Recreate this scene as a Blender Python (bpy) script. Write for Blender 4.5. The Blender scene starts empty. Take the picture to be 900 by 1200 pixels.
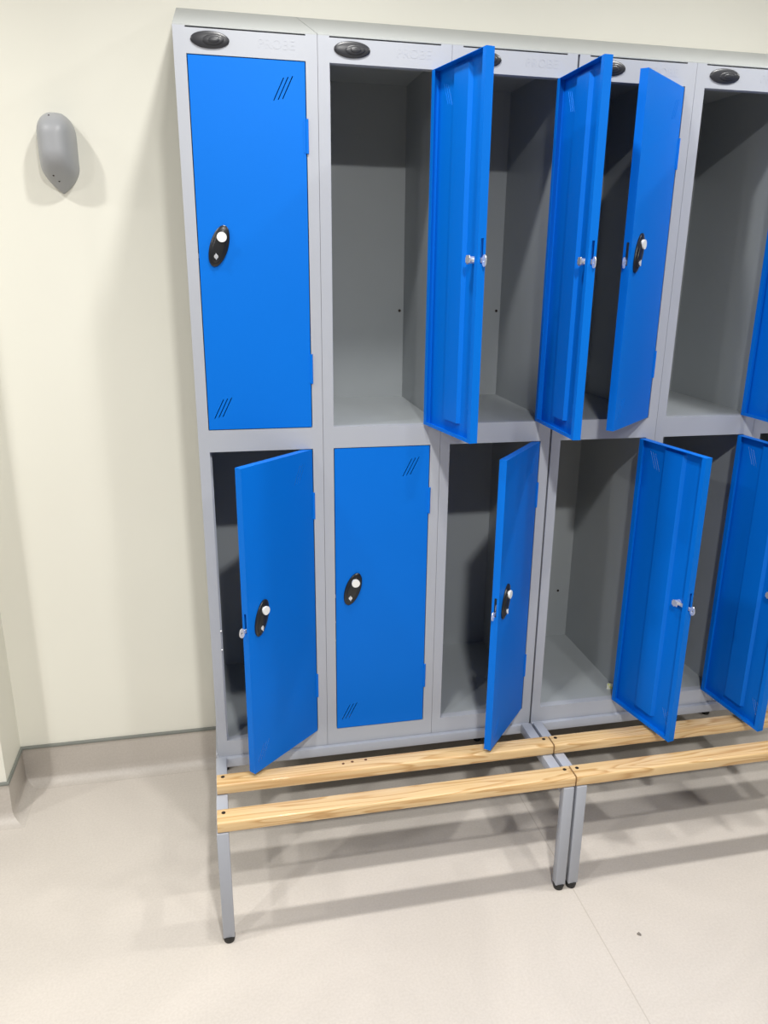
import bpy, bmesh, math, random
from mathutils import Vector, Matrix
random.seed(3)
scn = bpy.context.scene
COL = scn.collection

# ------------------------------------------------------------------ materials
def new_mat(name):
    m = bpy.data.materials.new(name); m.use_nodes = True
    nt = m.node_tree; b = nt.nodes['Principled BSDF']
    return m, nt, b

def srgb(r, g, b):
    f = lambda c: (c/255/12.92) if c/255 <= .04045 else ((c/255+.055)/1.055)**2.4
    return (f(r), f(g), f(b), 1)

def plain(name, col, rough=.5, metal=0., spec=.5, noise=0., nscale=20., bump=0., bscale=300., coat=0.):
    m, nt, b = new_mat(name)
    b.inputs['Base Color'].default_value = col
    b.inputs['Roughness'].default_value = rough
    b.inputs['Metallic'].default_value = metal
    b.inputs['Specular IOR Level'].default_value = spec
    b.inputs['Coat Weight'].default_value = coat
    tc = nt.nodes.new('ShaderNodeTexCoord')
    if noise > 0:
        n = nt.nodes.new('ShaderNodeTexNoise'); n.inputs['Scale'].default_value = nscale
        n.inputs['Detail'].default_value = 5
        nt.links.new(tc.outputs['Object'], n.inputs['Vector'])
        mx = nt.nodes.new('ShaderNodeMix'); mx.data_type = 'RGBA'
        mx.inputs['A'].default_value = tuple(c*(1-noise) for c in col[:3])+(1,)
        mx.inputs['B'].default_value = tuple(min(1, c*(1+noise)) for c in col[:3])+(1,)
        nt.links.new(n.outputs['Fac'], mx.inputs['Factor'])
        nt.links.new(mx.outputs['Result'], b.inputs['Base Color'])
    if bump > 0:
        n2 = nt.nodes.new('ShaderNodeTexNoise'); n2.inputs['Scale'].default_value = bscale
        bp = nt.nodes.new('ShaderNodeBump'); bp.inputs['Strength'].default_value = bump
        bp.inputs['Distance'].default_value = .001
        nt.links.new(tc.outputs['Object'], n2.inputs['Vector'])
        nt.links.new(n2.outputs['Fac'], bp.inputs['Height'])
        nt.links.new(bp.outputs['Normal'], b.inputs['Normal'])
    return m

M = {}
M['grey'] = plain('grey_powder_coat', (.41, .43, .475, 1), .42, noise=.04, nscale=9, bump=.05, bscale=700)
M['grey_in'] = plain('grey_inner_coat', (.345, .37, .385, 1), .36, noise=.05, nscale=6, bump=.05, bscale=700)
M['slope'] = plain('pale_grey_top_coat', (.38, .40, .40, 1), .42, noise=.03, nscale=8)
M['stand'] = plain('silver_grey_stand_coat', (.36, .38, .43, 1), .38, noise=.04, nscale=12)
M['blue'] = plain('blue_powder_coat', (.0, .152, .65, 1), .48, spec=.14, noise=.03, nscale=5, bump=.04, bscale=600)
M['black'] = plain('black_plastic', (.012, .013, .015, 1), .3, bump=.1, bscale=900)
M['badge'] = plain('charcoal_badge_plastic', (.03, .031, .036, 1), .32)
M['rubber'] = plain('black_rubber', (.012, .012, .012, 1), .6)
M['white'] = plain('white_enamel_disc', (.85, .85, .83, 1), .3)
M['steel'] = plain('zinc_plated_steel', (.85, .86, .88, 1), .28, metal=.7, noise=.05)
M['dark'] = plain('dark_screw', (.04, .03, .025, 1), .4, metal=.5)
M['fitting'] = plain('grey_moulded_plastic', (.36, .37, .39, 1), .42, noise=.02)
M['cap'] = plain('grey_green_vinyl_trim', (.20, .21, .19, 1), .55)
M['ceiling'] = plain('bounce_cut_ceiling_grey', (.38, .38, .38, 1), .8, noise=.01)  # ceiling out of view, set grey rather than white to cut bounced light
M['far_wall'] = plain('bounce_cut_wall_grey', (.20, .20, .20, 1), .7, noise=.02)  # unseen walls, tone chosen dark to keep bounce light down
M['lint'] = plain('dark_lint', (.18, .16, .14, 1), .9)

def wall_mat():
    m, nt, b = new_mat('cream_wall_paint')
    tc = nt.nodes.new('ShaderNodeTexCoord')
    n = nt.nodes.new('ShaderNodeTexNoise'); n.inputs['Scale'].default_value = 1.3; n.inputs['Detail'].default_value = 3
    cr = nt.nodes.new('ShaderNodeValToRGB')
    cr.color_ramp.elements[0].color = (.79, .775, .69, 1); cr.color_ramp.elements[0].position = .3
    cr.color_ramp.elements[1].color = (.82, .81, .725, 1); cr.color_ramp.elements[1].position = .7
    n2 = nt.nodes.new('ShaderNodeTexNoise'); n2.inputs['Scale'].default_value = 260
    bp = nt.nodes.new('ShaderNodeBump'); bp.inputs['Strength'].default_value = .08; bp.inputs['Distance'].default_value = .001
    L = nt.links.new
    L(tc.outputs['Object'], n.inputs['Vector']); L(n.outputs['Fac'], cr.inputs['Fac']); L(cr.outputs['Color'], b.inputs['Base Color'])
    L(tc.outputs['Object'], n2.inputs['Vector']); L(n2.outputs['Fac'], bp.inputs['Height']); L(bp.outputs['Normal'], b.inputs['Normal'])
    b.inputs['Roughness'].default_value = .55
    return m
M['wall'] = wall_mat()

def floor_mat(name, seam, k=1.):
    m, nt, b = new_mat(name)
    L = nt.links.new
    tc = nt.nodes.new('ShaderNodeTexCoord')
    n = nt.nodes.new('ShaderNodeTexNoise'); n.inputs['Scale'].default_value = 160; n.inputs['Detail'].default_value = 4
    cr = nt.nodes.new('ShaderNodeValToRGB')
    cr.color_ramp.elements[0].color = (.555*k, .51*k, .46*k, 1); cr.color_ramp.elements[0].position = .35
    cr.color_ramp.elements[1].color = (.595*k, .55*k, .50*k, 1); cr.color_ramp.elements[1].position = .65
    L(tc.outputs['Object'], n.inputs['Vector']); L(n.outputs['Fac'], cr.inputs['Fac'])
    n3 = nt.nodes.new('ShaderNodeTexNoise'); n3.inputs['Scale'].default_value = 2.2; n3.inputs['Detail'].default_value = 6
    n3.inputs['Distortion'].default_value = 1.2
    L(tc.outputs['Object'], n3.inputs['Vector'])
    mr = nt.nodes.new('ShaderNodeMapRange'); mr.inputs['From Min'].default_value = .35; mr.inputs['From Max'].default_value = .7
    mr.inputs['To Min'].default_value = .93; mr.inputs['To Max'].default_value = 1.03
    L(n3.outputs['Fac'], mr.inputs['Value'])
    mx = nt.nodes.new('ShaderNodeMix'); mx.data_type = 'RGBA'; mx.blend_type = 'MULTIPLY'; mx.inputs['Factor'].default_value = 1
    L(cr.outputs['Color'], mx.inputs['A']); L(mr.outputs['Result'], mx.inputs['B'])
    last = mx.outputs['Result']
    if seam:
        sx = nt.nodes.new('ShaderNodeSeparateXYZ'); L(tc.outputs['Object'], sx.inputs['Vector'])
        s1 = nt.nodes.new('ShaderNodeMath'); s1.operation = 'SUBTRACT'; s1.inputs[1].default_value = .936; L(sx.outputs['X'], s1.inputs[0])
        s2 = nt.nodes.new('ShaderNodeMath'); s2.operation = 'ABSOLUTE'; L(s1.outputs[0], s2.inputs[0])
        s3 = nt.nodes.new('ShaderNodeMath'); s3.operation = 'LESS_THAN'; s3.inputs[1].default_value = .0014; L(s2.outputs[0], s3.inputs[0])
        s4 = nt.nodes.new('ShaderNodeMath'); s4.operation = 'MULTIPLY'; s4.inputs[1].default_value = .5; L(s3.outputs[0], s4.inputs[0])
        m2 = nt.nodes.new('ShaderNodeMix'); m2.data_type = 'RGBA'; m2.inputs['B'].default_value = (.36, .32, .27, 1)
        L(s4.outputs[0], m2.inputs['Factor']); L(last, m2.inputs['A']); last = m2.outputs['Result']
    L(last, b.inputs['Base Color'])
    b.inputs['Roughness'].default_value = .42
    b.inputs['Specular IOR Level'].default_value = .4
    n4 = nt.nodes.new('ShaderNodeTexNoise'); n4.inputs['Scale'].default_value = 220
    bp = nt.nodes.new('ShaderNodeBump'); bp.inputs['Strength'].default_value = .12; bp.inputs['Distance'].default_value = .001
    L(tc.outputs['Object'], n4.inputs['Vector']); L(n4.outputs['Fac'], bp.inputs['Height']); L(bp.outputs['Normal'], b.inputs['Normal'])
    return m
M['floor'] = floor_mat('beige_sheet_vinyl', True)
M['cove'] = floor_mat('beige_coved_vinyl_shaded', False, .93)  # floor vinyl made slightly darker: skirting shade put into the colour

def wood_mat(name, c0, c1, c2):
    m, nt, b = new_mat(name)
    L = nt.links.new
    tc = nt.nodes.new('ShaderNodeTexCoord'); oi = nt.nodes.new('ShaderNodeObjectInfo')
    off = nt.nodes.new('ShaderNodeVectorMath'); off.operation = 'SCALE'; off.inputs[0].default_value = (7, 3, 5)
    L(oi.outputs['Random'], off.inputs['Scale'])
    ad = nt.nodes.new('ShaderNodeVectorMath'); ad.operation = 'ADD'
    L(tc.outputs['Object'], ad.inputs[0]); L(off.outputs[0], ad.inputs[1])
    mp = nt.nodes.new('ShaderNodeMapping'); mp.inputs['Scale'].default_value = (1.1, 16, 16)
    mp.inputs['Rotation'].default_value = (0.35, .01, .015)
    L(ad.outputs[0], mp.inputs['Vector'])
    w = nt.nodes.new('ShaderNodeTexNoise'); w.inputs['Scale'].default_value = 1.4; w.inputs['Detail'].default_value = 2; w.inputs['Distortion'].default_value = .5
    L(mp.outputs[0], w.inputs['Vector'])
    k = nt.nodes.new('ShaderNodeMath'); k.operation = 'MULTIPLY'; k.inputs[1].default_value = 9; L(w.outputs['Fac'], k.inputs[0])
    fr = nt.nodes.new('ShaderNodeMath'); fr.operation = 'FRACT'; L(k.outputs[0], fr.inputs[0])
    cr = nt.nodes.new('ShaderNodeValToRGB')
    e = cr.color_ramp.elements
    e[0].color = c0; e[0].position = 0; e[1].color = c0; e[1].position = 1
    x = e.new(.55); x.color = c1
    x = e.new(.86); x.color = c2
    L(fr.outputs[0], cr.inputs['Fac'])
    fn = nt.nodes.new('ShaderNodeTexNoise'); fn.inputs['Scale'].default_value = 1.0; fn.inputs['Detail'].default_value = 4
    mp2 = nt.nodes.new('ShaderNodeMapping'); mp2.inputs['Scale'].default_value = (6, 220, 220)
    L(ad.outputs[0], mp2.inputs['Vector']); L(mp2.outputs[0], fn.inputs['Vector'])
    mr = nt.nodes.new('ShaderNodeMapRange'); mr.inputs['To Min'].default_value = .88; mr.inputs['To Max'].default_value = 1.1
    L(fn.outputs['Fac'], mr.inputs['Value'])
    mx = nt.nodes.new('ShaderNodeMix'); mx.data_type = 'RGBA'; mx.blend_type = 'MULTIPLY'; mx.inputs['Factor'].default_value = 1
    L(cr.outputs['Color'], mx.inputs['A']); L(mr.outputs['Result'], mx.inputs['B'])
    L(mx.outputs['Result'], b.inputs['Base Color'])
    b.inputs['Roughness'].default_value = .38
    b.inputs['Coat Weight'].default_value = .15
    return m
M['wood'] = wood_mat('varnished_ash', (.70, .50, .26, 1), (.66, .445, .215, 1), (.50, .29, .11, 1))
M['knot'] = plain('brown_wood_knot', (.13, .055, .02, 1), .5, noise=.2, nscale=300)

def sticker_mat():
    m, nt, b = new_mat('yellow_green_paper')
    tc = nt.nodes.new('ShaderNodeTexCoord'); ck = nt.nodes.new('ShaderNodeTexVoronoi'); ck.inputs['Scale'].default_value = 130
    cr = nt.nodes.new('ShaderNodeValToRGB'); cr.color_ramp.interpolation = 'CONSTANT'
    cr.color_ramp.elements[0].color = (.72, .75, .25, 1); cr.color_ramp.elements[1].color = (.8, .8, .7, 1); cr.color_ramp.elements[1].position = .5
    nt.links.new(tc.outputs['Object'], ck.inputs['Vector']); nt.links.new(ck.outputs['Distance'], cr.inputs['Fac'])
    nt.links.new(cr.outputs['Color'], b.inputs['Base Color'])
    return m
M['sticker'] = sticker_mat()

# ------------------------------------------------------------------ helpers
def box(bm, x0, x1, y0, y1, z0, z1):
    v = [bm.verts.new(p) for p in ((x0,y0,z0),(x1,y0,z0),(x1,y1,z0),(x0,y1,z0),(x0,y0,z1),(x1,y0,z1),(x1,y1,z1),(x0,y1,z1))]
    for f in ((0,3,2,1),(4,5,6,7),(0,1,5,4),(1,2,6,5),(2,3,7,6),(3,0,4,7)):
        bm.faces.new([v[i] for i in f])

def bevbox(bm, x0, x1, y0, y1, z0, z1, w=.002, seg=2):
    t = bmesh.new(); box(t, x0, x1, y0, y1, z0, z1)
    bmesh.ops.bevel(t, geom=t.edges[:], offset=w, segments=seg, affect='EDGES', profile=.5)
    merge(bm, t)

def merge(bm, t):
    me = bpy.data.meshes.new('tmp'); t.to_mesh(me); t.free(); bm.from_mesh(me); bpy.data.meshes.remove(me)

def prism(bm, poly, axis, a, b):
    """poly: 2-D outline; extruded from a to b along axis ('x': poly is (y,z); 'y': (x,z); 'z': (x,y))"""
    def p3(u, v, w):
        return {'x': (w, u, v), 'y': (u, w, v), 'z': (u, v, w)}[axis]
    A = [bm.verts.new(p3(u, v, a)) for u, v in poly]; B = [bm.verts.new(p3(u, v, b)) for u, v in poly]
    n = len(poly)
    bm.faces.new(A); bm.faces.new(B[::-1])
    for i in range(n):
        bm.faces.new((A[i], B[i], B[(i+1) % n], A[(i+1) % n]))
    bmesh.ops.recalc_face_normals(bm, faces=bm.faces[:])

def cyl(bm, c, r, h, axis='z', seg=20, r2=None):
    t = bmesh.new()
    bmesh.ops.create_cone(t, cap_ends=True, segments=seg, radius1=r, radius2=r if r2 is None else r2, depth=h)
    R = {'z': Matrix.Identity(4), 'y': Matrix.Rotation(math.pi/2, 4, 'X'), 'x': Matrix.Rotation(math.pi/2, 4, 'Y')}[axis]
    bmesh.ops.transform(t, matrix=Matrix.Translation(c) @ R, verts=t.verts[:]); merge(bm, t)

def dome(bm, cx, cz, rx, rz, h, y, tilt=0, rings=6, seg=36, base=.0):
    """low oval dome on a plane y, bulging towards -y; base = straight rim height"""
    prof = [(1, 0), (1, base)] if base else [(1, 0)]
    for k in range(1, rings):
        a = k/rings*math.pi/2; prof.append((math.cos(a), base+h*math.sin(a)))
    rows = []
    ct, st = math.cos(tilt), math.sin(tilt)
    for s, d in prof:
        r = []
        for i in range(seg):
            a = 2*math.pi*i/seg; u = rx*s*math.cos(a); w = rz*s*math.sin(a)
            r.append(bm.verts.new((cx+u*ct+w*st, y-d, cz-u*st+w*ct)))
        rows.append(r)
    top = bm.verts.new((cx, y-base-h, cz))
    for a, b in zip(rows, rows[1:]):
        for i in range(seg):
            bm.faces.new((a[i], a[(i+1) % seg], b[(i+1) % seg], b[i]))
    for i in range(seg):
        bm.faces.new((rows[-1][i], rows[-1][(i+1) % seg], top))
    bm.faces.new(rows[0][::-1])
    bmesh.ops.recalc_face_normals(bm, faces=bm.faces[:])

def mesh(name, fn, mat, smooth=False):
    bm = bmesh.new(); fn(bm)
    me = bpy.data.meshes.new(name); bm.to_mesh(me); bm.free()
    if mat: me.materials.append(mat)
    if smooth:
        for p in me.polygons: p.use_smooth = True
        try: me.set_sharp_from_angle(angle=math.radians(smooth if smooth is not True else 40))
        except Exception: pass
    return me

def link(name, me, parent=None, loc=(0, 0, 0), rot=(0, 0, 0), label=None):
    o = bpy.data.objects.new(name, me); COL.objects.link(o)
    o.location = loc; o.rotation_euler = rot
    if parent: o.parent = parent
    if label: o['label'] = label
    return o

def thing(name, label, cat, loc=(0, 0, 0), group=None):
    o = bpy.data.objects.new(name, None); COL.objects.link(o); o.location = loc
    o.empty_display_size = .1
    o['label'] = label; o['category'] = cat
    if group: o['group'] = group
    return o

def tag(o, label, cat, group=None):
    o['label'] = label; o['category'] = cat
    if group: o['group'] = group

def struct(name, fn, mat, smooth=False):
    o = link(name, mesh(name, fn, mat, smooth)); o['kind'] = 'structure'; return o

# ------------------------------------------------------------------ dimensions (metres)
W = .305; A = .0262
ZT, ZDT, ZMH, ZML, ZLB, ZB = 2.105, 2.053, 1.242, 1.188, .373, .3245
YW = .46; XC = -.6275; YC = .275; ZSL = 2.25; ZSK = .1385; ZC = 2.83
TH = .0192; GAP = .0045

# ------------------------------------------------------------------ the room
XL, XR, YF = -3.2, 4.2, -4.2
struct('floor', lambda b: box(b, XL-.1, XR+.1, YF-.1, YW+.1, -.08, 0), M['floor'])
struct('ceiling', lambda b: box(b, XL-.1, XR+.1, YF-.1, YW+.1, ZC, ZC+.08), M['ceiling'])
struct('wall_back', lambda b: box(b, XC, XR+.1, YW, YW+.1, 0, ZC), M['wall'])
struct('wall_alcove', lambda b: box(b, XL, XC, YC, YW+.1, 0, ZC), M['wall'])
struct('wall_left', lambda b: box(b, XL-.1, XL, YF, YW+.1, 0, ZC), M['far_wall'])
struct('wall_right', lambda b: box(b, XR, XR+.1, YF, YW, 0, ZC), M['far_wall'])
struct('wall_front', lambda b: box(b, XL, XR, YF-.1, YF, 0, ZC), M['far_wall'])

PATH = [Vector((XL, YC)), Vector((XC, YC)), Vector((XC, YW)), Vector((XR, YW))]
def mitre(i):
    ns = []
    for a, b in ((i-1, i), (i, i+1)):
        if a >= 0 and b < len(PATH):
            d = (PATH[b]-PATH[a]).normalized(); ns.append(Vector((d.y, -d.x)))
    if len(ns) == 1: return ns[0]
    s = ns[0]+ns[1]; return s/(s.dot(ns[0]))
def skirt(seg, prof):
    def fn(bm):
        rows = []
        for i in (seg, seg+1):
            m_ = mitre(i)
            rows.append([bm.verts.new((PATH[i].x+m_.x*d, PATH[i].y+m_.y*d, z)) for d, z in prof])
        n = len(prof)
        for k in range(n):
            bm.faces.new((rows[0][k], rows[0][(k+1) % n], rows[1][(k+1) % n], rows[1][k]))
        bm.faces.new(rows[0]); bm.faces.new(rows[1][::-1])
        bmesh.ops.recalc_face_normals(bm, faces=bm.faces[:])
    return fn
R_ = .038
cove = [(0.0002, 0.0), (.004+R_, 0.0), (.004+R_, .0005)]
for k in range(1, 9):
    a = k/8*math.pi/2
    cove.append((.004+R_-R_*math.sin(a), .0005+R_-R_*math.cos(a)))
cove += [(.004, ZSK-.009), (.0002, ZSK-.009)]
capp = [(.0002, ZSK-.0088), (.0075, ZSK-.0088), (.0078, ZSK-.004), (.006, ZSK), (.0002, ZSK)]
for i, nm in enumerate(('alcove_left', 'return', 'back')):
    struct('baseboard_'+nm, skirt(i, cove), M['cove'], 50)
    struct('trim_%d' % (i+1), skirt(i, capp), M['cap'])

# ------------------------------------------------------------------ door meshes
DL = W-2*A-.004
TS = .0012
def door_shape(H):
    """hinge at x=0, outer face y=0, z 0..H ; free edge at x=-DL"""
    def fn(bm):
        # pressed face sheet with the two groups of slanted vent slits cut through
        t = bmesh.new(); box(t, -DL, 0, 0, TS, 0, H)
        me = bpy.data.meshes.new('sheet'); t.to_mesh(me); t.free()
        ob = bpy.data.objects.new('sheet', me); COL.objects.link(ob)
        c = bmesh.new()
        def slits(x, z):
            for k in (-1, 0, 1):
                cx = x+k*.0098
                hw, hh, sl = .0011, .023, .0115
                prism(c, [(cx-sl-hw, z-hh+k*.002), (cx-sl+hw, z-hh+k*.002), (cx+sl+hw, z+hh+k*.002), (cx+sl-hw, z+hh+k*.002)], 'y', -.01, .01)
        slits(-.0485, H-.054); slits(-.213, .052)
        cm = bpy.data.meshes.new('cut'); c.to_mesh(cm); c.free()
        co = bpy.data.objects.new('cut', cm); COL.objects.link(co)
        md = ob.modifiers.new('b', 'BOOLEAN'); md.object = co; md.operation = 'DIFFERENCE'; md.solver = 'EXACT'
        dg = bpy.context.evaluated_depsgraph_get()
        ev = bpy.data.meshes.new_from_object(ob.evaluated_get(dg))
        bm.from_mesh(ev)
        bpy.data.objects.remove(ob); bpy.data.objects.remove(co); bpy.data.meshes.remove(ev)
        # folded flanges
        box(bm, -TS, 0, TS, TH, 0, H)                       # hinge side
        zc = H/2+.012
        sl0, sl1 = zc-.022, zc+.03                          # slot for the cam in the free-edge flange
        box(bm, -DL, -DL+TS, TS, TH, 0, sl0); box(bm, -DL, -DL+TS, TS, TH, sl1, H)
        box(bm, -DL, -DL+TS, TS, .006, sl0, sl1); box(bm, -DL, -DL+TS, .0125, TH, sl0, sl1)
        box(bm, -DL+TS, -TS, TS, TH, 0, TS); box(bm, -DL+TS, -TS, TS, TH, H-TS, H)
        # returned lips on the inside
        box(bm, -DL+TS, -DL+.014, TH-TS, TH, TS, H-TS)
        box(bm, -.014, -TS, TH-TS, TH, TS, H-TS)
        box(bm, -DL+.014, -.014, TH-TS, TH, TS, .008)
    return fn
def stiffener_shape(H):
    def fn(bm):
        z0, z1 = .03, H-.012
        prism(bm, [(-.165, TS), (-.158, .0095), (-.092, .0095), (-.085, TS)], 'z', z0, z1)
    return fn
HS = {'upper': ZDT-ZMH-.004, 'lower': ZML-ZLB-.004}
DM = {k: mesh('door', door_shape(h), M['blue']) for k, h in HS.items()}
SM = {k: mesh('door_stiffener', stiffener_shape(h), M['blue']) for k, h in HS.items()}
# lock: coordinates relative to (free edge side) lock centre
LX = -DL+.0455
TILT = math.radians(19)
def lockpt(s):        # point along the plate's axis
    return math.sin(TILT)*s, math.cos(TILT)*s
def plate(bm):
    dome(bm, 0, 0, .0205, .047, .0045, 0, TILT, base=.0035)
    dome(bm, lockpt(-.002)[0], lockpt(-.002)[1], .0145, .036, .003, -.0055, TILT, base=.002)
PLATE = mesh('lock_plate', plate, M['black'], 35)
def disc(bm):
    x, z = lockpt(.0205); cyl(bm, (x, -.0095, z), .011, .007, 'y', 28)
DISC = mesh('lock_disc', disc, M['white'], 40)
def discmark(bm):
    x, z = lockpt(.0205); cyl(bm, (x, -.0151, z+.001), .0028, .0008, 'y', 16)
def barrel(bm):
    x, z = lockpt(-.024); cyl(bm, (x, -.0085, z), .0048, .005, 'y', 20)
    bevbox(bm, x-.0012, x+.0012, -.0135, -.0105, z-.007, z+.007, .0005, 1)
BARREL = mesh('lock_barrel', barrel, M['steel'], 40)
def nut(bm):
    cyl(bm, (0, .009, -.022), .0078, .015, 'y', 24)
    cyl(bm, (0, .018, -.022), .0095, .004, 'y', 6)
    bevbox(bm, -.013, .004, .0195, .0212, -.028, -.012, .0005, 1)
NUT = mesh('lock_nut', nut, M['steel'], 40)
def cam(bm):
    # arm bar running through the slot in the flange, ending in an eyed hook past the door edge
    y0, y1 = .0085, .0105
    fe = -.0455                                               # free edge in these coordinates
    bevbox(bm, fe-.006, 0, y0, y1, -.027, -.017, .0005, 1)
    t = bmesh.new()
    # eyed hook plate: ring with a hole
    n = 20; cx, cz = fe-.0125, -.023
    ring = []
    for y in (y0, y1):
        ring.append([t.verts.new((cx+.0085*math.cos(2*math.pi*i/n), y, cz+.0125*math.sin(2*math.pi*i/n))) for i in range(n)])
        ring.append([t.verts.new((cx-.0005+.0027*math.cos(2*math.pi*i/n), y, cz+.0027*math.sin(2*math.pi*i/n))) for i in range(n)])
    for i in range(n):
        j = (i+1) % n
        t.faces.new((ring[0][i], ring[0][j], ring[1][j], ring[1][i])); t.faces.new((ring[2][i], ring[3][i], ring[3][j], ring[2][j]))
        t.faces.new((ring[0][i], ring[2][i], ring[2][j], ring[0][j])); t.faces.new((ring[1][i], ring[1][j], ring[3][j], ring[3][i]))
    bmesh.ops.recalc_face_normals(t, faces=t.faces[:]); merge(bm, t)
CAM = mesh('lock_cam', cam, M['steel'], 40)
def hinge(bm):
    cyl(bm, (.0022, -.0002, 0), .0036, .071, 'z', 14)
    box(bm, -.006, .0015, -.0006, .0002, -.034, .034)
HINGE = mesh('hinge', hinge, M['blue'], 40)

def add_door(parent, k_x, kind, ang):
    H = HS[kind]; z0 = (ZMH if kind == 'upper' else ZLB)+.002
    hx = W-A-.002
    d = link('door', DM[kind], parent, (hx, 0, z0), (0, 0, ang))
    link('door_stiffener', SM[kind], d)
    zc = H/2+.0195
    for nm, me in (('lock_plate', PLATE), ('lock_disc', DISC), ('lock_barrel', BARREL), ('lock_nut', NUT), ('lock_cam', CAM)):
        link(nm, me, d, (LX, -.0002, zc))
    for z in (H-.148, .143):
        link('hinge', HINGE, d, (0, 0, z))
    return d

# ------------------------------------------------------------------ locker carcass meshes (local: x 0..W, y 0 front, z absolute)
E_ = .0004
FD = .022
def frame(bm):
    box(bm, E_, A, 0, FD, ZB, ZT); box(bm, W-A, W-E_, 0, FD, ZB, ZT)
    box(bm, A, W-A, 0, FD, ZDT, ZT-.003)
    box(bm, A, W-A, 0, FD, ZML, ZMH)
    box(bm, A, W-A, 0, FD, ZB, ZLB)
    # door stop strips set back inside each opening
    for z0, z1 in ((ZMH, ZDT), (ZLB, ZML)):
        box(bm, A-.001, A+.004, FD, FD+.0015, z0, z1)
FRAME = mesh('front_frame', frame, M['grey'])
def side(x0, x1): return lambda bm: box(bm, x0, x1, FD, .45, ZB, ZT-.001)
SIDEL = mesh('side_panel', side(E_, .0015), M['grey_in']); SIDER = mesh('side_panel', side(W-.0015, W-E_), M['grey_in'])
def back(bm):
    box(bm, .0015, W-.0015, .4485, .45, ZB, ZT-.001)
BACK = mesh('back_panel', back, M['grey_in'])
def backhole(bm):
    cyl(bm, (0, .4474, 0), .0042, .001, 'y', 12)
BHOLE = mesh('back_fixing', backhole, M['dark'])
def shelf(bm):
    box(bm, .0015, W-.0015, FD, .4485, ZMH-.0015, ZMH-.0002)
    box(bm, .0015, W-.0015, FD, FD+.0012, ZMH-.03, ZMH-.0015)
SHELF = mesh('middle_shelf', shelf, M['grey_in'])
BASE = mesh('base_panel', lambda bm: box(bm, .0015, W-.0015, FD, .4485, ZLB-.0015, ZLB-.0002), M['grey_in'])
ROOF = mesh('roof_panel', lambda bm: box(bm, .0015, W-.0015, FD, .4485, ZT-.0025, ZT-.001), M['grey_in'])
def badge(bm):
    dome(bm, .0765, 2.081, .0405, .0165, .0035, 0, 0, base=.0018)
    # raised curl emblem on the badge: a crescent around a small oval
    dome(bm, .083, 2.0805, .0225, .0095, .0016, -.0046, math.radians(-4), base=.0006)
    dome(bm, .084, 2.0800, .0120, .0055, .0014, -.0062, math.radians(-4), base=.0004)
BADGE = mesh('badge', badge, M['badge'], 35)
def rivet(bm):
    cyl(bm, (A+.0012, .012, 0), .0026, .0026, 'x', 10)
RIVET = mesh('rivet', rivet, M['steel'], 40)

# pressed lettering on the top rail
def lettering():
    cu = bpy.data.curves.new('txt', 'FONT'); cu.body = 'PROBE'; cu.size = .026; cu.extrude = .00018; cu.space_character = 1.05
    cu.align_x = 'CENTER'; cu.align_y = 'CENTER'; cu.offset = .0002
    o = bpy.data.objects.new('txt', cu); COL.objects.link(o)
    dg = bpy.context.evaluated_depsgraph_get()
    me = bpy.data.meshes.new_from_object(o.evaluated_get(dg))
    bpy.data.objects.remove(o)
    me.transform(Matrix.Translation((.2165, -.0001, 2.0805)) @ Matrix.Rotation(math.pi/2, 4, 'X'))
    me.materials.clear(); me.materials.append(M['grey']); me.name = 'embossed_lettering'
    return me
LETTERS = lettering()

R = math.radians
lockers = [
 ('leftmost grey locker with upper blue door shut and lower blue door ajar', 0.0, .7498, 0),
 ('grey locker with upper blue door swung wide open and lower door shut', 1.7633, 0.0, W),
 ('grey locker whose open lower door shows its blue outside, upper door showing its inside', 1.5586, .8659, 2*W),
 ('grey locker with a small yellow-green sticker inside at the bottom, upper door half open', .7263, 1.7676, 3*W+GAP),
 ('grey locker with both blue doors wide open, badge clear of doors, near right edge', 1.61, 1.6676, 4*W+GAP),
 ('grey locker at the far right, only a strip of its front frame in view', 0.0, 1.5, 5*W+GAP),
]
for lab, up, lo, x in lockers:
    t = thing('locker', lab, 'locker', (x, 0, 0), 'grey lockers with blue doors in a row')
    link('front_frame', FRAME, t); link('side_panel', SIDEL, t); link('side_panel', SIDER, t)
    link('back_panel', BACK, t); link('middle_shelf', SHELF, t); link('base_panel', BASE, t); link('roof_panel', ROOF, t)
    for p_ in (((.262, 0, .546), (.2915, 0, 1.499)) if 'sticker' in lab else ((.2915, 0, 1.499),)): link('back_fixing', BHOLE, t, p_)
    link('badge', BADGE, t, label='black oval badge'); link('embossed_lettering', LETTERS, t)
    for z in (.70, .645): link('rivet', RIVET, t, (0, 0, z))
    add_door(t, x, 'upper', up); add_door(t, x, 'lower', lo)
D = 3*W+GAP
st = link('sticker', mesh('sticker', lambda b: box(b, -.0085, .0085, -.0006, .0006, 0, .021), M['sticker']), None, (D+.281, .058, ZLB-.0002), (.12, 0, -.35))
tag(st, 'tiny yellow-green sticker at the front bottom corner inside an open lower locker', 'sticker')

# ------------------------------------------------------------------ sloping tops
def slope(x0, x1):
    def fn(bm):
        prism(bm, [(0, ZT), (YW-.0005, ZT), (YW-.0005, ZSL), (YW-.006, ZSL), (0, ZT+.0022)], 'x', x0, x1)
    return fn
s1 = link('sloping_top', mesh('sloping_top', slope(.0004, W-.0003), M['slope']))
tag(s1, 'short sloping grey metal top over only the leftmost locker', 'locker top', 'sloping locker tops')
s2 = link('sloping_top', mesh('sloping_top', slope(W+.0009, 6*W+GAP), M['slope']))
tag(s2, 'long sloping grey metal top running over all lockers but the leftmost', 'locker top', 'sloping locker tops')

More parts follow.
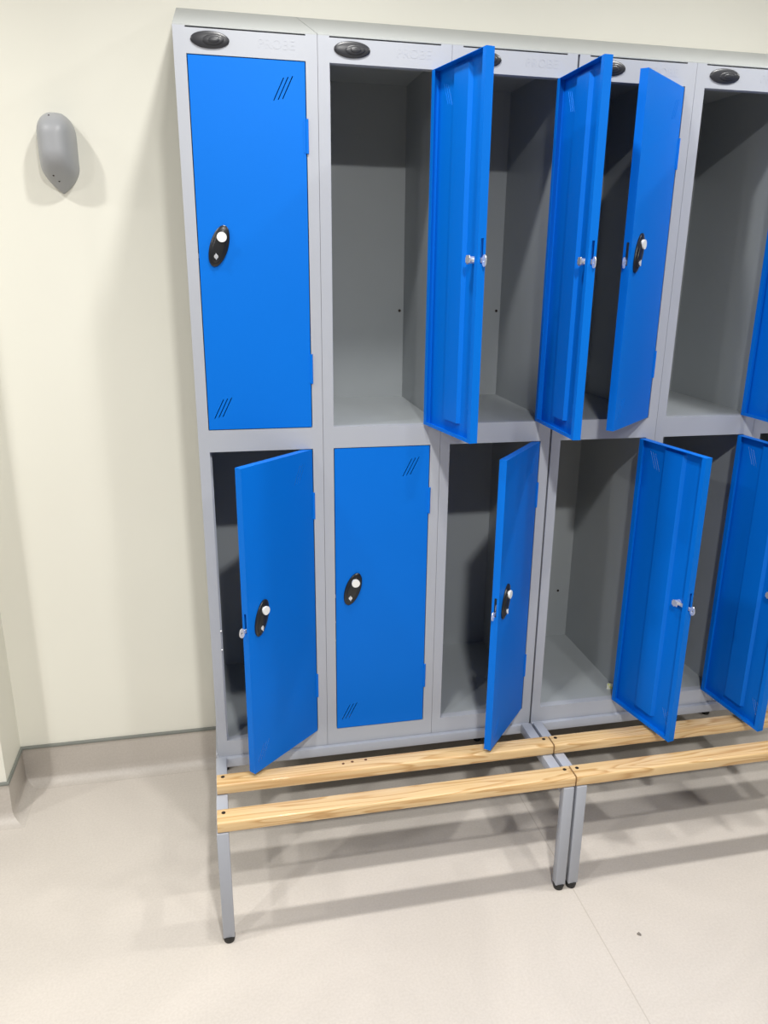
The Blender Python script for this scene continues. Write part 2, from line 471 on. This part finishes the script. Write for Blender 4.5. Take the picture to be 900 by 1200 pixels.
# ------------------------------------------------------------------ bench stands
ZS, TSL = .361, .030
ZA = ZS-TSL-.0003
def slat_mesh(L, y0, y1):
    def fn(bm):
        h = (y1-y0)/2
        t = bmesh.new(); box(t, 0, L, -h, h, 0, TSL)
        ed = [e for e in t.edges if abs(e.verts[0].co.x-e.verts[1].co.x) > .1]
        bmesh.ops.bevel(t, geom=ed, offset=.0055, segments=3, affect='EDGES', profile=.5)
        merge(bm, t)
    return mesh('seat_slat', fn, M['wood'], 35)
SCREW = mesh('slat_screw', lambda b: (cyl(b, (0, 0, 0), .0050, .0016, 'z', 16), box(b, -.003, .003, -.0006, .0006, .0006, .0012)), M['dark'], 40)
def sq_tube(bm, x0, x1, y0, y1, z0, z1): bevbox(bm, x0, x1, y0, y1, z0, z1, .0025, 2)
def foot(bm):
    cyl(bm, (0, 0, .0145), .0150, .009, 'z', 20)
    cyl(bm, (0, 0, .0052), .0130, .0096, 'z', 20, .0150)
FOOT = mesh('rubber_foot', foot, M['rubber'], 40)
TW = .029
LEG = mesh('leg', lambda b: sq_tube(b, -TW/2, TW/2, -.0125, .0125, .017, ZA), M['stand'], 40)
ARM = mesh('support_arm', lambda b: sq_tube(b, -TW/2, TW/2, -.3035, -.0125, ZA-.030, ZA), M['stand'], 40)
BACKLEG = mesh('leg', lambda b: sq_tube(b, -TW/2, TW/2, -.0125, .0125, .017, ZB-.0005), M['stand'], 40)
SIDERAIL = mesh('side_rail', lambda b: sq_tube(b, -TW/2, TW/2, .0145, .40, ZB-.0305, ZB-.0005), M['stand'], 40)
KN = mesh('wood_knot', lambda b: cyl(b, (0, 0, 0), .004, .0006, 'z', 14), M['knot'])
def bench(x0, x1, lab, left):
    t = thing('bench_stand', lab, 'bench', (0, 0, 0), 'slatted benches built under the lockers')
    L = x1-x0
    for y0, y1 in ((-.1805, -.1305), (-.3275, -.2730)):
        yc = (y0+y1)/2
        s = link('seat_slat', slat_mesh(L, y0, y1), t, (x0, yc, ZS-TSL))
        for sx in (.0155, L-.0155):
            link('slat_screw', SCREW, s, (sx, .010, TSL-.0002), (0, 0, random.uniform(0, 3)))
        if left and y0 > -.2:
            for kx, ky in ((.33, .006), (.355, .010), (.392, .012)):
                link('wood_knot', KN, s, (kx, ky, TSL-.0001))
    for xa in ((x0+TW/2-.003) if left else x0+TW/2+.0015, x1-TW/2-.0015):
        link('support_arm', ARM, t, (xa, 0, 0)); link('side_rail', SIDERAIL, t, (xa, 0, 0))
        for y in (-.317, .414):
            lg = link('leg', LEG if y < 0 else BACKLEG, t, (xa, y, 0)); link('rubber_foot', FOOT, lg)
    link('front_rail', mesh('front_rail', lambda b: sq_tube(b, x0+.001, x1-.001, -.012, .0135, ZB-.0285, ZB-.0005), M['stand'], 40), t)
    link('rear_rail', mesh('rear_rail', lambda b: sq_tube(b, x0+TW+.004, x1-TW-.004, .375, .40, ZB-.0285, ZB-.0005), M['stand'], 40), t)
    return t
bench(-.003, 3*W-.0005, 'left slatted wooden bench on grey steel legs, beneath the three left lockers', True)
bench(3*W+GAP-.0005, 6*W+GAP, 'right slatted wooden bench on grey steel legs, running out of the right edge', False)

# ------------------------------------------------------------------ wall fitting
fx, fz0, fz1 = -.318, 1.797, 1.992
ft = thing('wall_fitting', 'grey pebble-shaped plastic fitting mounted on the cream wall', 'wall fitting', (fx, YW, fz0))
def pebble(bm):
    H = fz1-fz0; NR, NS = 34, 30
    rows = []
    for i in range(1, NR):
        t_ = i/NR                                  # 0 bottom tip, 1 top
        # half width
        w = .045*(math.sin(math.pi/2*t_/.33)**.85 if t_ < .33 else (1 if t_ < .7 else max(0, 1-((t_-.7)/.3)**2.2)**.5))
        d = .100*(math.sin(math.pi/2*t_/.5)**1.0 if t_ < .5 else (1 if t_ < .7 else max(0, 1-((t_-.7)/.3)**2.1)**.5))
        lean = 0
        r = []
        for k in range(NS+1):
            a = math.pi*k/NS
            ca, sa = math.cos(a), math.sin(a)
            x = w*math.copysign(abs(ca)**.75, ca)+lean; y = -d*abs(sa)**.62
            r.append(bm.verts.new((x, y, t_*H)))
        rows.append(r)
    for a, b in zip(rows, rows[1:]):
        for k in range(NS): bm.faces.new((a[k], a[k+1], b[k+1], b[k]))
        bm.faces.new((a[NS], a[0], b[0], b[NS]))
    v0 = bm.verts.new((0, -.001, 0)); v1 = bm.verts.new((0, -.004, H))
    for k in range(NS):
        bm.faces.new((v0, rows[0][k+1], rows[0][k])); bm.faces.new((v1, rows[-1][k], rows[-1][k+1]))
    bm.faces.new((v0, rows[0][0], rows[0][NS])); bm.faces.new((v1, rows[-1][NS], rows[-1][0]))
    bmesh.ops.recalc_face_normals(bm, faces=bm.faces[:])
link('cover', mesh('cover', pebble, M['fitting'], True), ft)
SCR2 = mesh('screw', lambda b: cyl(b, (0, 0, 0), .0022, .002, 'y', 10), M['dark'])
for x_, z_ in ((-.006, .178), (-.012, .040), (-.002, .028)):
    t_ = z_/(fz1-fz0)
    d_ = .100*(math.sin(math.pi/2*t_/.5) if t_ < .5 else (1 if t_ < .7 else max(0, 1-((t_-.7)/.3)**2.1)**.5))
    link('screw', SCR2, ft, (x_, -d_*.992, z_))

# lint specks on the floor
def lint(bm):
    for k in range(5):
        a = random.uniform(0, 6.28); r = random.uniform(0, .004)
        t = bmesh.new(); bmesh.ops.create_icosphere(t, subdivisions=1, radius=random.uniform(.002, .0035))
        bmesh.ops.transform(t, matrix=Matrix.Translation((r*math.cos(a), r*math.sin(a), .0016)) @ Matrix.Diagonal((1, 1.6, .5, 1)), verts=t.verts[:]); merge(bm, t)
lt = link('lint', mesh('lint', lint, M['lint']), None, (1.038, -.513, 0))
tag(lt, 'small dark speck of lint on the beige floor right of the floor seam', 'lint')

# ------------------------------------------------------------------ lights: recessed downlights in the ceiling
def lamp(x, y, p, size=.16, col=(1, .985, .955)):
    l = bpy.data.lights.new('downlight', 'AREA'); l.shape = 'DISK'; l.size = size; l.energy = p; l.color = col
    l.spread = math.radians(165)
    o = bpy.data.objects.new('downlight', l); COL.objects.link(o); o.location = (x, y, ZC-.006)
for x in (-2.25, -1.05, .3, 1.55, 2.8): lamp(x, -.5, 26, .11)
for x, p in ((-1.8, 66), (.3, 112), (1.3, 25)): lamp(x, -2.16, p, .14)
w = bpy.data.worlds.new('World'); scn.world = w; w.use_nodes = True
w.node_tree.nodes['Background'].inputs[0].default_value = (.05, .05, .05, 1)

# ------------------------------------------------------------------ camera
cam_d = bpy.data.cameras.new('Camera'); cam_o = bpy.data.objects.new('Camera', cam_d); COL.objects.link(cam_o)
cx, cy, cz, yaw, pitch, roll, f, ppx, ppy = .0572, -1.9693, 1.6409, .2225, -.3119, .0152, 938.5056, 467.3156, 608.3594
r = Vector((math.cos(yaw), -math.sin(yaw), 0)); fw = Vector((math.sin(yaw), math.cos(yaw), 0)); u = Vector((0, 0, 1))
Fv = fw*math.cos(pitch)+u*math.sin(pitch); U = u*math.cos(pitch)-fw*math.sin(pitch)
R2 = r*math.cos(roll)+U*math.sin(roll); U2 = U*math.cos(roll)-r*math.sin(roll)
cam_o.matrix_world = Matrix(((R2.x, U2.x, -Fv.x, cx), (R2.y, U2.y, -Fv.y, cy), (R2.z, U2.z, -Fv.z, cz), (0, 0, 0, 1)))
cam_d.sensor_fit = 'VERTICAL'; cam_d.sensor_height = 24; cam_d.lens = f*24/1200
cam_d.shift_x = -(ppx-450)/1200; cam_d.shift_y = (ppy-600)/1200
cam_d.clip_start = .02
scn.camera = cam_o

scn.view_settings.view_transform = 'Standard'; scn.view_settings.look = 'None'
scn.view_settings.gamma = 1; scn.view_settings.use_curve_mapping = False
scn.view_settings.exposure = -0.86
